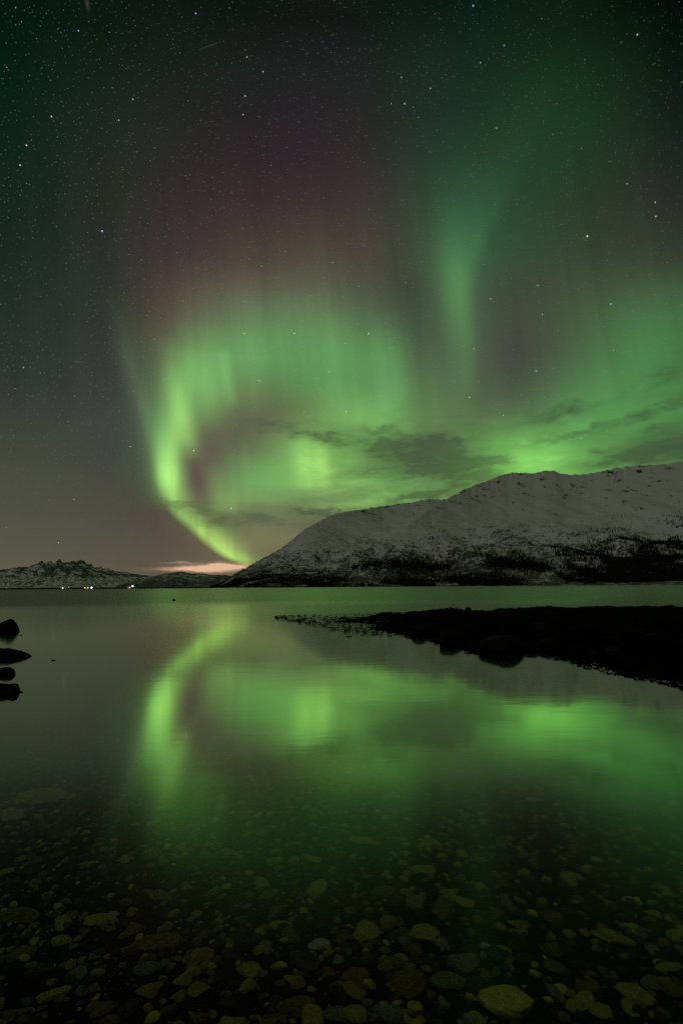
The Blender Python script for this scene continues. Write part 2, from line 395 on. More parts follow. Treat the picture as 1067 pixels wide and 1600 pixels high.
# ------------------------------------------------------------------ materials
m_water = mat('sea_water')
with MT(m_water):
    P = POS(); px, py, pz = SEP(P)
    far = STEP(px / M('MAXIMUM', py, 1.0) + (NOISE(VM('MULTIPLY', P, (.004, .03, 1)), 1.0, 3) - .5) * .25, .52, .36) * STEP(VM('LENGTH', P, out=1) + (NOISE(VM('MULTIPLY', P, (.01, .04, 1)), 1.0, 3) - .5) * 14.0, 40, 58)
    fres = NT.nodes.new('ShaderNodeFresnel'); fres.inputs['IOR'].default_value = 1.333
    n1 = NOISE(VM('MULTIPLY', P, (1.3, 3.2, 1.0)), 1.0, 3, .5)
    bm = bump(n1, .014, .05)
    gl = NT.nodes.new('ShaderNodeBsdfGlossy'); gl.distribution = 'GGX'; gl.inputs['Color'].default_value = (.85, 1.0, .76, 1)
    put(gl.inputs['Roughness'], far * .10 + STEP(VM('LENGTH', P, out=1), 8, 34) * .105 + .066); put(gl.inputs['Normal'], bm)
    tr = NT.nodes.new('ShaderNodeBsdfTransparent')
    mx = NT.nodes.new('ShaderNodeMixShader')
    put(mx.inputs[0], CURVE(V(fres.outputs[0]), [(0, 0), (.05, .015), (.07, .03), (.10, .065), (.14, .16), (.18, .34), (.28, .68), (.45, .80), (1, .96)]) * (1.0 - far * .38)); NT.links.new(tr.outputs[0], mx.inputs[1]); NT.links.new(gl.outputs[0], mx.inputs[2])
    o = surface(mx.outputs[0])
    ab = NT.nodes.new('ShaderNodeVolumeAbsorption'); ab.inputs['Color'].default_value = (.35, .6, .3, 1); ab.inputs['Density'].default_value = .35
    NT.links.new(ab.outputs[0], o.inputs['Volume'])
def stone_mat(name, c1, c2, spec=.15, scale=5.0):
    m = mat(name)
    with MT(m):
        oc = OBJC()
        n = NOISE(oc, scale, 5, .65, .4); n2 = NOISE(oc, scale * 9, 3, .6)
        s = NOISE(oc, scale * 2.5, 4, .7)
        c = MIX(STEP(n, .35, .65), c1, c2)
        c = MIX(STEP(s, .50, .66, 0, .75), c, (c1[0] * .35, c1[1] * .35, c1[2] * .3))
        surface(principled(c, .85, spec, bump(n * .7 + n2 * .3, .5, .02)))
    return m
STONES = [stone_mat('dark_cobble', (.035, .034, .024), (.11, .10, .065)),
          stone_mat('brown_cobble', (.14, .105, .05), (.32, .25, .11)),
          stone_mat('olive_cobble', (.33, .30, .07), (.66, .60, .17)),
          stone_mat('grey_cobble', (.15, .16, .13), (.34, .34, .28)),
          stone_mat('pale_cobble', (.50, .46, .36), (.72, .68, .55)),
          stone_mat('ochre_cobble', (.40, .25, .10), (.38, .36, .12)),
          stone_mat('bright_olive_cobble', (.66, .58, .12), (.90, .84, .22))]
m_black = mat('wet_black_rock')
with MT(m_black):
    n = NOISE(OBJC(), 6, 5, .6)
    surface(principled(MIX(n, (.006, .006, .006), (.014, .015, .012)), .8, .04, bump(n, .6, .03)))
m_weed = mat('bladder_wrack')
with MT(m_weed):
    n = NOISE(POS(), 2.2, 5, .6)
    surface(principled(MIX(STEP(n, .5, .75), (.003, .0035, .0025), (.010, .013, .006)), .9, .01, bump(NOISE(POS(), 20, 3), .6, .03)))
m_bed = mat('silt_and_gravel')
with MT(m_bed):
    n = NOISE(POS(), 14, 5, .7); n2 = NOISE(POS(), 1.5, 4, .6)
    c = MIX(STEP(n, .4, .7), (.008, .008, .006), (.035, .032, .02))
    surface(principled(MIX(STEP(n2, .35, .7), c, (.010, .012, .008)), .9, .1, bump(n, .7, .02)))

def mountain_mat(name, rock, fleck_low, fleck_high, scale=1.0, scrub=1.0, cr=(520, 900, .655), tint=(.80, .80, .80)):
    m = mat(name)
    with MT(m):
        P = POS(); px, py, pz = SEP(P)
        g = NT.nodes.new('ShaderNodeNewGeometry'); nx, ny, nz = SEP(V(g.outputs['Normal']))
        big = NOISE(P, .0022 * scale, 4, .6)
        mid = NOISE(VM('ADD', P, XYZ(pz * .8, 0.0, 0.0)), .010 * scale, 6, .66, .3)
        fine = NOISE(P, .05 * scale, 3, .75)
        # scrub and boulders showing through the snow: thick low down, sparse above
        thick = STEP(pz + (big - .5) * 520.0, fleck_low, fleck_high, .165, -.06, 'LINEAR') * scrub
        cover = STEP(mid * .5 + fine * .5 + thick, .545, .66)
        # wind-bared rock near the crests
        crest = STEP(mid * .72 + fine * .28 + STEP(pz + (big - .5) * 300, cr[0], cr[1], -.02, .045, 'LINEAR'), cr[2], cr[2] + .035)
        f = M('MAXIMUM', cover * .9, crest)
        col = MIX(f, tint, rock)
        b = bump(mid * 30.0 + fine * 8.0, .5, 1.0)
        surface(principled(col, .9, .05, b))
    return m
m_mtn = mountain_mat('snowy_fell', (.04, .043, .035), 40, 640, 1.0, 1.0, (380, 900, .60))
m_far = mountain_mat('far_snow_and_hazed_rock', (.13, .17, .155), -800, -400, .5, 1.0, (120, 400, .50))  # rock colour lightened to stand in for distance haze
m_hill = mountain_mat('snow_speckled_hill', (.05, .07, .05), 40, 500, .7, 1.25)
m_coast = mat('dark_coast')
with MT(m_coast):
    n = NOISE(POS(), .02, 4, .7)
    surface(principled(MIX(STEP(n, .56, .64), (.02, .022, .018), (.45, .46, .45)), .9, .05))
m_tree = mat('spruce_needles')
with MT(m_tree):
    n = NOISE(POS(), .02, 3, .6)
    surface(principled(MIX(n, (.008, .012, .007), (.03, .035, .022)), .9, .05))
def glow(name, col, s):
    m = mat(name)
    with MT(m):
        e = NT.nodes.new('ShaderNodeEmission'); e.inputs[0].default_value = (*col, 1); e.inputs[1].default_value = s
        surface(e.outputs[0])
    return m
def paint(name, col, rough=.6):
    m = mat(name)
    with MT(m):
        n = NOISE(OBJC(), 3, 4, .6)
        surface(principled(MIX(n, tuple(k * .8 for k in col), col), rough, .3))
    return m

# ------------------------------------------------------------------ sea and sea bed
X0, X1, Y0, Y1 = -30000, 30000, -14, 40000
def slab(name, x0, x1, y0, y1, z0, z1, m):
    v = [(x, y, z) for z in (z0, z1) for y in (y0, y1) for x in (x0, x1)]
    f = [(0, 2, 3, 1), (4, 5, 7, 6), (0, 1, 5, 4), (1, 3, 7, 5), (3, 2, 6, 7), (2, 0, 4, 6)]
    return mesh_obj(name, v, f, m, smooth=False)
tag(slab('water', X0, X1, Y0, Y1, -9.0, 0.0, m_water), kind='structure')
def bed_z(x, y):
    r = np.maximum(y, -30)
    base = np.where(r > 0, -(.17 + .052 * r + .0006 * r ** 2), -.17 - .09 * r)
    return np.maximum(base, -7.0)
def bed_full(x, y):
    near = np.exp(-np.hypot(x, y - 3) / 30)
    return bed_z(x, y) + (fbm(x * .9, y * .9, 4, 5) * .05 + fbm(x * 9, y * 9, 3, 8) * .012) * near
gx = np.unique(np.concatenate([np.linspace(-7, 7, 281), -np.geomspace(7, 30500, 60), np.geomspace(7, 30500, 60)]))
gy = np.unique(np.concatenate([np.linspace(-2, 9, 221), np.linspace(-40, -2, 40), np.geomspace(9, 40500, 80)]))
BX, BY = np.meshgrid(gx, gy, indexing='ij')
tag(mesh_obj('seabed', np.stack([BX, BY, bed_full(BX, BY)], -1).reshape(-1, 3), grid_faces(len(gx), len(gy)), m_bed), kind='structure')

# ------------------------------------------------------------------ mountains
def sil(pts):
    q = sorted(azel(x, y) for x, y in pts)
    A = np.array([p[0] for p in q]); E = np.array([p[1] for p in q])
    return lambda a: np.interp(a, A, E)
def px_az(pts):
    q = sorted((azel(x, 915)[0], v) for x, v in pts)
    A = np.array([p[0] for p in q]); E = np.array([p[1] for p in q])
    return lambda a: np.interp(a, A, E)
silA = sil([(300, 921), (330, 918), (345, 913), (375, 892), (395, 882), (410, 872), (440, 856), (458, 842), (475, 826), (490, 818), (510, 808), (530, 801), (560, 797), (580, 793), (600, 790), (640, 785), (670, 779), (700, 780), (760, 790), (820, 830), (900, 880), (960, 916)])
silB = sil([(500, 921), (520, 915), (545, 900), (565, 880), (602, 846), (640, 818), (665, 800), (690, 783), (715, 770), (730, 762), (760, 752), (785, 741), (800, 738), (815, 738), (832, 740), (850, 736), (866, 736), (880, 740), (905, 741), (925, 739), (940, 735), (965, 731), (990, 728), (1030, 726), (1067, 723), (1120, 716), (1200, 700), (1500, 640)])
shA = px_az([(300, 4300), (340, 3700), (420, 3400), (600, 3300), (1000, 3300)]); rdA = px_az([(300, 4800), (400, 4700), (490, 5200), (600, 6200), (1000, 6800)])
shB = px_az([(500, 3300), (560, 3100), (800, 2900), (1067, 2800), (1500, 2800)]); rdB = px_az([(500, 3500), (565, 3700), (640, 4100), (740, 5000), (800, 5400), (1067, 5600), (1500, 5600)])
def mass(a, r, silf, sh, rd, p, seed):
    s, R = sh(a), rd(a)
    t = (r - s) / (R - s)
    wob = fbm(r * np.sin(np.radians(a)) / 1100, r * np.cos(np.radians(a)) / 1100, 4, seed) * .12
    tt = np.clip(t + wob * np.clip(t * (1 - t) * 4, 0, 1), 0, 1.0)
    E = silf(a) + fbm(a * 3.0, a * 0 + seed, 4, seed + 3) * .10 * np.clip(silf(a) / 3, 0, 1) * np.clip(t, 0, 1) ** 14
    prof = .30 * tt + .70 * tt ** p
    H = np.tan(np.radians(np.maximum(E, -.3))) * R + CAM_Z
    z = np.where(t < 1, H * prof, H - (r - R) * .42)
    amp = np.clip(t * 3, 0, 1) * np.clip((1.02 - t) * 2.2, 0, 1)
    X, Y = r * np.sin(np.radians(a)), r * np.cos(np.radians(a))
    gul = (ridged(X / 900 + Y / 2600, Y / 1500 - X / 3000, 4, seed + 9) - .6) * 560
    z = z + amp * (gul * .12 + fbm(X / 520 + Y / 900, Y / 700, 6, seed + 20, .52) * 150 * np.clip(H / 500, .2, 1))
    z = z + np.clip((r - R + 350) / 350, 0, 1) * fbm(X / 90, Y / 90, 3, seed + 31) * 7 * np.clip(H / 400, 0, 1)
    return np.where(r < s, -8 - (s - r) * .05, z)
def mtn_z(a, r):
    zA = mass(a, r, silA, shA, rdA, 1.7, 3); zB = mass(a, r, silB, shB, rdB, 1.9, 6)
    return np.maximum(zA, zB)
def polar(name, a, r, zf, m):
    A, R = np.meshgrid(a, r, indexing='ij'); Z = zf(A, R)
    return mesh_obj(name, np.stack([R * np.sin(np.radians(A)), R * np.cos(np.radians(A)), Z], -1).reshape(-1, 3), grid_faces(len(a), len(r))[:, ::-1], m)
tag(polar('mountain', np.concatenate([np.linspace(-16, 34, 820), np.linspace(34.4, 56, 50)]), np.concatenate([np.linspace(2750, 4000, 190), np.linspace(4010, 7000, 240), np.linspace(7050, 9000, 20)]), mtn_z, m_mtn), kind='structure')

silF = sil([(-60, 892), (0, 890), (12, 889), (30, 886), (45, 884), (58, 880), (66, 878), (76, 877), (84, 880), (92, 877), (104, 877), (114, 878), (124, 877), (130, 878), (140, 884), (148, 887), (158, 886), (168, 887), (174, 889), (184, 892), (196, 893), (206, 896), (222, 898), (240, 900), (300, 908), (340, 920)])
def far_z(a, r):
    R, s = 15000., 11500.
    t = (r - s) / (R - s)
    E = silF(a) + 0 * r
    crag = np.clip((a + 30) / 1.5, 0, 1) * np.clip((-20.5 - a) / 1.5, 0, 1)
    E = E + crag * (np.abs(fbm(a * 1.9, a * 0, 3, 41, .6)) * .52 - .12) * np.clip(t, 0, 1) ** 8
    H = np.tan(np.radians(E)) * R
    prof = np.where(t < .82, .50 * np.clip(t, 0, 1) / .82, .50 + .50 * np.clip((t - .82) / .18, 0, 1))
    z = np.where(t < 1, H * prof, H - (r - R) * .5)
    return np.where(r < s, -9., z + np.clip(t * 3, 0, 1) * np.clip((1 - t) * 3, 0, 1) * fbm(a * 4, r / 900, 4, 44) * 60)
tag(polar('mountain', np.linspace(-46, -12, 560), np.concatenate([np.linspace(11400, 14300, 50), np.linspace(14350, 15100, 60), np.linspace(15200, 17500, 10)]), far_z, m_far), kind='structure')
silH = sil([(165, 921), (180, 917), (195, 911), (210, 906), (230, 902), (250, 898), (268, 894), (285, 893), (300, 896), (318, 896), (335, 898), (352, 898), (365, 900), (390, 904), (430, 915)])
def hill_z(a, r):
    R, s = 8200., 6800.
    t = (r - s) / (R - s)
    H = np.tan(np.radians(silH(a) + fbm(a * 2.5, a * 0, 3, 51) * .06 * np.clip(t, 0, 1) ** 6)) * R
    z = np.where(t < 1, H * np.clip(t, 0, 1) ** .9, H - (r - R) * .3)
    return np.where(r < s, -9., z + np.clip(t * 3, 0, 1) * np.clip((1 - t) * 3, 0, 1) * fbm(a * 2, r / 500, 4, 54) * 35)
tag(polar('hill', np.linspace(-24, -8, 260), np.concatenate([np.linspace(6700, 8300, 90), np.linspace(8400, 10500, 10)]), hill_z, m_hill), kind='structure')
# low wooded coast on the left, where the lights are
def coast_z(a, r):
    t = (r - 2400) / 500
    edge = np.clip((-11.5 - a) / 3.5, 0, 1)
    z = (1.0 + 6.5 * np.clip(t, 0, 1) + fbm(a * 1.5, r / 200, 4, 61) * 3.0 * np.clip(t * 2, 0, 1)) * edge - (1 - edge) * 3
    return np.where((r < 2400) | (r > 3300), -8., z)
tag(polar('shore', np.linspace(-48, -11, 500), np.linspace(2380, 3340, 40), coast_z, m_coast), kind='structure')

# ------------------------------------------------------------------ woods on the far slopes
def forest():
    N = 900000
    a = rng.uniform(-13, 36, N); r = np.sqrt(rng.uniform(2900 ** 2, 5200 ** 2, N))
    z = mtn_z(a, r)
    e = np.degrees(np.arctan2(z - CAM_Z, r))
    X, Y = r * np.sin(np.radians(a)), r * np.cos(np.radians(a))
    clump = fbm(X / 130, Y / 260, 4, 71, .6); big = fbm(X / 600, Y / 900, 3, 75)
    belt = np.exp(-((e - 2.15 - big * .5) / .42) ** 2) * np.clip((a - 1) / 2, 0, 1)      # dark belt along the slope
    low = np.clip((1.0 - e) / .8, 0, 1)
    top = np.interp(a, [-13, -6, 0, 8, 16, 22, 27, 32, 36], [.9, 2.4, 2.6, 2.6, 2.9, 3.8, 4.3, 5.2, 5.6])
    right = np.clip((a - 17) / 6, 0, 1) * np.clip((top - e) / 1.4 + .1, 0, 1)
    dens = 1.1 * belt + .95 * low + 1.0 * right + .22 * np.clip((top + 1.2 - e) / 1.5, 0, 1) + .05 * np.clip((7 - e) / 4, 0, 1) * (clump > .1)
    dens = dens * np.clip(.55 + clump * 2.0, 0, 1.3) * np.clip(1 - 2.2 * np.clip(fbm(X / 240, Y / 700, 3, 79) - .18, 0, 1), 0, 1)
    keep = (z > 1.5) & (rng.uniform(0, 1, N) < dens * .27)
    a, r, z, X, Y = a[keep], r[keep], z[keep], X[keep], Y[keep]
    n = len(a); h = rng.uniform(7, 17, n); w = h * rng.uniform(.16, .26, n)
    k = 5; ang = np.linspace(0, 2 * np.pi, k, endpoint=False)
    ring = np.stack([np.cos(ang), np.sin(ang)], 1)
    vs = np.zeros((n, 2 * k + 2, 3))
    for j in range(k):
        jit = rng.uniform(.7, 1.3, n)
        vs[:, j] = np.stack([X + ring[j, 0] * w * jit, Y + ring[j, 1] * w * jit, z + h * .05], 1)
        vs[:, k + j] = np.stack([X + ring[j, 0] * w * .62 * jit, Y + ring[j, 1] * w * .62 * jit, z + h * .45], 1)
    vs[:, 2 * k] = np.stack([X, Y, z + h * .62], 1); vs[:, 2 * k + 1] = np.stack([X, Y, z + h], 1)
    f = [(j, (j + 1) % k, 2 * k) for j in range(k)] + [(k + j, k + (j + 1) % k, 2 * k + 1) for j in range(k)]
    F = (np.array(f)[None] + (np.arange(n) * (2 * k + 2))[:, None, None]).reshape(-1, 3)
    print('trees', n)
    return mesh_obj('forest', vs.reshape(-1, 3), F, m_tree, smooth=False)
tag(forest(), 'dark conifer wood covering the lower slopes of the snowy mountain', 'forest', kind='stuff')

# ------------------------------------------------------------------ rocks
import bmesh
def ico(sub):
    bm = bmesh.new(); bmesh.ops.create_icosphere(bm, subdivisions=sub, radius=1.0)
    v = np.array([x.co[:] for x in bm.verts]); f = np.array([[q.index for q in p.verts] for p in bm.faces]); bm.free()
    return v, f
ICO = {s: ico(s) for s in (1, 2, 3, 4)}
def rock_shape(sub, seed, angular=.35, rough=.10, flat=1.0):
    v, f = ICO[sub]; v = v.copy(); g = np.random.default_rng(seed)
    # planed facets, as broken or rolled stone has
    for k in range(int(5 + angular * 10)):
        n = g.normal(size=3); n /= np.linalg.norm(n); c = g.uniform(1 - angular, 1.0)
        d = v @ n - c
        v -= np.clip(d, 0, None)[:, None] * n * .92
    s = g.uniform(0, 50)
    bumpn = fbm(v[:, 0] * 1.3 + s + v[:, 2] * .7, v[:, 1] * 1.3 - v[:, 2] * .9 + s, 4, seed)
    v *= (1 + bumpn * rough)[:, None]
    v[:, 2] *= flat
    return v, f
def rock_obj(name, seed, m, sub=3, **kw):
    v, f = rock_shape(sub, seed, **kw)
    return mesh_obj(name, v, f, m)

# --- the four black rocks reaching in from the left edge, each standing in the water
def shore_rock(outline, yw, label, seed, depth):
    "outline: (x, y) of the part above water, yw: row of its waterline"
    c, t = on_level(outline[len(outline) // 2][0], yw)
    dist = c.y; sc = dist / FPX
    xs_ = np.array([p[0] for p in outline], float); hs = np.array([yw - p[1] for p in outline], float)
    x_c = (xs_[0] + xs_[-1]) / 2; nx = 110; ny = 26
    u = np.linspace(xs_[0], xs_[-1], nx); H = np.interp(u, xs_, hs) * sc
    base, _ = on_level(x_c, yw)
    V_ = []
    for i in range(nx):
        wx = (u[i] - x_c) * sc
        for j in range(ny):
            s = j / (ny - 1) * 2 - 1
            dd = s * depth * (0.25 + .75 * math.sqrt(max(0, 1 - ((u[i] - xs_[0]) / (xs_[-1] - xs_[0])) ** 3)))
            z = H[i] * max(0, 1 - abs(s) ** 2.2) - .22 * abs(s) ** 3 - .01
            V_.append((wx, dd, z))
    V_ = np.array(V_)
    V_[:, 2] += fbm(V_[:, 0] * 5 + seed, V_[:, 1] * 5, 4, seed) * .012
    V_[:, 1] += fbm(V_[:, 0] * 3 + seed, V_[:, 2] * 5, 3, seed + 5) * .05
    low = V_.copy(); low[:, 2] = np.minimum(low[:, 2] - .02, -.02) - .45
    n = len(V_); F = grid_faces(nx, ny); F = np.concatenate([F, F[:, ::-1] + n])
    i = np.arange(n).reshape(nx, ny)
    def strip(e): return np.stack([e[:-1], e[1:], e[1:] + n, e[:-1] + n], 1)
    F = np.concatenate([F, strip(i[:, 0])[:, ::-1], strip(i[:, -1]), strip(i[0, :]), strip(i[-1, :])[:, ::-1]])
    o = mesh_obj('rock', np.concatenate([V_, low]), F, m_black)
    o.location = base
    return tag(o, label, 'rock')
shore_rock([(-120, 960), (-60, 968), (-20, 976), (0, 974), (8, 970), (14, 967), (18, 968), (22, 973), (27, 979), (29, 985)], 987, 'tall blunt black rock farthest out at the left water edge', 101, .45)
shore_rock([(-120, 1000), (-50, 1008), (0, 1013), (14, 1013.5), (30, 1017), (40, 1021), (48, 1025.5)], 1026.5, 'long low black rock tapering to a sharp point at left', 102, .30)
shore_rock([(-120, 1030), (-40, 1036), (0, 1043), (8, 1042), (16, 1043), (21, 1047), (23, 1052)], 1054, 'small rounded black rock behind the lowest pointed rock at left', 103, .18)
shore_rock([(-120, 1060), (-30, 1068), (0, 1068), (12, 1069), (20, 1067.5), (25, 1069), (27, 1074), (29, 1078), (36, 1081)], 1082, 'nearest black rock at left with round knob and short spike', 104, .16)

# --- tidal spit on the right, rock and weed barely clear of the water
near = sorted((azel(x, y)[0], -math.degrees(math.atan(CAM_Z / on_level(x, y)[0].xy.length))) for x, y in
   [(415, 967), (430, 967), (470, 973), (520, 982), (560, 987), (600, 988), (640, 991), (672, 995), (690, 1003), (730, 1009), (770, 1018), (800, 1020), (840, 1014), (880, 1021), (920, 1031), (960, 1038), (1010, 1046), (1067, 1058), (1200, 1090), (1400, 1150)])
farr = sorted((azel(x, y)[0], -math.degrees(math.atan(CAM_Z / on_level(x, y)[0].xy.length))) for x, y in
   [(415, 965), (440, 963), (520, 961), (600, 959), (640, 958), (700, 957), (800, 955), (900, 953), (1000, 952), (1067, 951), (1200, 949), (1400, 945)])
nA = np.array([p[0] for p in near]); nE = np.array([p[1] for p in near]); fA = np.array([p[0] for p in farr]); fE = np.array([p[1] for p in farr])
def spit_in(a, r):
    e = -np.degrees(np.arctan(CAM_Z / r))
    lo, hi = np.interp(a, nA, nE), np.interp(a, fA, fE)
    return np.minimum((e - lo) / .55, (hi - e) / .18), np.clip((a - nA[0]) / 12, 0, 1)
def spit_z(a, r):
    ins, tip = spit_in(a, r)
    X, Y = r * np.sin(np.radians(a)), r * np.cos(np.radians(a))
    ins = ins + fbm(X / 2.2, Y / 1.6, 4, 83, .6) * 1.5
    base = np.clip(ins, -1.6, 1.3) * .10 - .02 - .19 * (1 - np.clip((a + 4) / 11, 0, 1)) + fbm(X * .5, Y * 1.3, 4, 88) * .10 * np.clip((9 - a) / 4, 0, 1)
    return base + fbm(X * 1.1, Y * .8, 5, 81, .6) * .10 + np.clip(ins, 0, 1) * np.clip((a - 6) / 3, 0, 1) * (ridged(X * .45, Y * .45, 4, 85) - .35) * .34
Rg = np.geomspace(6.2, 110, 460)
tag(polar('shore', np.linspace(-9, 48, 640), Rg, spit_z, m_weed), kind='structure')

# --- boulders along the spit
BV = []
for k in range(8):
    v, f = rock_shape(3, 300 + k, .40, .16, .62)
    me = mesh_obj('boulder', v, f, m_black); BV.append(me.data); bpy.data.objects.remove(me)
def boulder(x, y, w, h, label, group=None, k=0, lift=.15):
    p, t = on_level(x, y); sc = p.y / FPX
    o = bpy.data.objects.new('boulder', BV[k % 8]); COL.objects.link(o)
    o.location = (p.x, p.y, (h * sc) * lift); o.scale = (w / 2 * sc, w / 2 * sc * .9, h * sc / .6 * .9)
    o.rotation_euler = (0, 0, (k * 2.4) % 6.28)
    return tag(o, label, 'boulder', group)
boulder(645, 968, 50, 12, 'low dark boulder humped up at the far tip of the spit', k=1)
boulder(700, 1004, 46, 20, 'rounded black boulder bulging out of the inner spit shore', k=2)
boulder(782, 1018, 74, 24, 'wide black boulder forming the bulge midway along the spit shore', k=3)
boulder(858, 1014, 44, 14, 'low black boulder behind the weed-topped notch in the spit', k=4)
BG = 'dark boulders scattered over the spit'
for k in range(58):
    x = rng.uniform(600, 1130); a = azel(x, 940)[0]
    lo, hi = np.interp(a, nA, nE), np.interp(a, fA, fE)
    e = lo + (hi - lo) * (rng.uniform(.0, .95) if k % 2 else rng.uniform(-.02, .14))
    r = CAM_Z / math.tan(math.radians(-e)); X, Y = r * math.sin(math.radians(a)), r * math.cos(math.radians(a))
    s = rng.uniform(.08, .26) * (.6 if k % 3 else 1.1)
    o = bpy.data.objects.new('boulder', BV[k % 8]); COL.objects.link(o)
    o.location = (X, Y, float(spit_z(np.array(a), np.array(r))) + s * .1); o.scale = (s, s * rng.uniform(.7, 1), s * rng.uniform(.6, .9)); o.rotation_euler = (0, 0, rng.uniform(0, 6))
    tag(o, 'unlit dark boulder lying among the weed on the tidal spit', 'boulder', BG)

# --- loose weed fronds on the spit and its scattered tip
def fronds():
    vs, fs = [], []
    for k in range(5200):
        x = rng.uniform(430, 1150); a = azel(x, 940)[0]
        lo, hi = np.interp(a, nA, nE), np.interp(a, fA, fE)
        if a < 6.5 and rng.uniform() < .5: continue
        e = lo + (hi - lo) * rng.uniform(-.15, 1.05)
        r = CAM_Z / math.tan(math.radians(max(-e, .3)))
        z = max(float(spit_z(np.array(a), np.array(r))), 0.0)
        X, Y = r * math.sin(math.radians(a)), r * math.cos(math.radians(a))
        L = rng.uniform(.05, .22); w = rng.uniform(.015, .05); th = rng.uniform(0, 6.28)
        c, s = math.cos(th), math.sin(th); b = len(vs)
        for q in range(5):
            u = q / 4 - .5; bend = math.sin(q * 1.3 + k) * .03
            ww = w * (1 - (2 * u) ** 2 * .7)
            zz = z + .012 + rng.uniform(0, .04)
            cx, cy = X + c * u * L - s * bend, Y + s * u * L + c * bend
            vs += [(cx - s * ww, cy + c * ww, zz), (cx + s * ww, cy - c * ww, zz + .006)]
        fs += [(b + 2 * q, b + 2 * q + 1, b + 2 * q + 3, b + 2 * q + 2) for q in range(4)]
    return mesh_obj('seaweed', vs, np.array(fs), m_weed)
tag(fronds(), 'dark wet seaweed strewn over the tidal spit', 'seaweed', kind='stuff')

# a few bits of weed afloat
def kelp(x, y, L, label, seed):
    p, _ = on_level(x, y); g = np.random.default_rng(seed); vs, fs = [], []
    for s_ in range(4):
        th = g.uniform(-.5, .5); b = len(vs); off = g.uniform(-.3, .3) * L
        for q in range(9):
            u = q / 8 - .5; w = .02 * (1 - (2 * u) ** 2 * .8) * L * 3
            cx = off + math.cos(th) * u * L; cy = math.sin(th) * u * L + math.sin(q + seed) * .03
            for (dy, dz) in ((-w, 0), (0, .014), (w, 0), (0, -.01)): vs.append((cx, cy + dy, .004 + dz))
        for q in range(8):
            for j in range(4): fs.append((b + 4 * q + j, b + 4 * q + (j + 1) % 4, b + 4 * q + 4 + (j + 1) % 4, b + 4 * q + 4 + j))
    o = mesh_obj('floating_kelp', vs, np.array(fs), m_weed); o.location = p
    return tag(o, label, 'seaweed')
kelp(84, 1032, .035, 'small wisp of kelp afloat right of the pointed black rock', 5)
kelp(33, 993, .02, 'tiny scrap of weed afloat beside the farthest black rock', 6)
kelp(545, 995, .10, 'dark weed scrap afloat below the scattered tip of the spit', 7)
kelp(966, 1053, .08, 'dark weed clump afloat just off the near spit shore', 8)

# ------------------------------------------------------------------ stones on the sea bed
def bed_hit(x, y):
    d = sight(x, y); t = 1.0
    for _ in range(40):
        p = Vector((0, 0, CAM_Z)) + d * t; err = p.z - float(bed_z(np.array(p.x), np.array(p.y)))
        t += err / (-d.z + .05)
    p = Vector((0, 0, CAM_Z)) + d * t
    return p, t
CV = []
for k in range(16):
    v, f = rock_shape(4 if k < 6 else 3, 500 + k, .40 + .04 * (k % 5), .30, 1.0)
    o = mesh_obj('cobble', v, f, STONES[0]); CV.append(o.data); bpy.data.objects.remove(o)
placed = []
def cobble(p, sx, sy, sz, rz, mi, k, label, group):
    o = bpy.data.objects.new('cobble', CV[k % 16]); COL.objects.link(o)
    o.material_slots[0].link = 'OBJECT'; o.material_slots[0].material = STONES[mi]
    z = float(bed_full(np.array(p[0]), np.array(p[1])))
    o.location = (p[0], p[1], z + sz * .35); o.scale = (sx, sy, sz)
    o.rotation_euler = (rng.uniform(-.22, .22), rng.uniform(-.22, .22), rz)
    placed.append((p[0], p[1], (sx + sy) / 2))
    return tag(o, label, 'stone', group)
G_ = 'cobbles on the bed of the clear shallows'
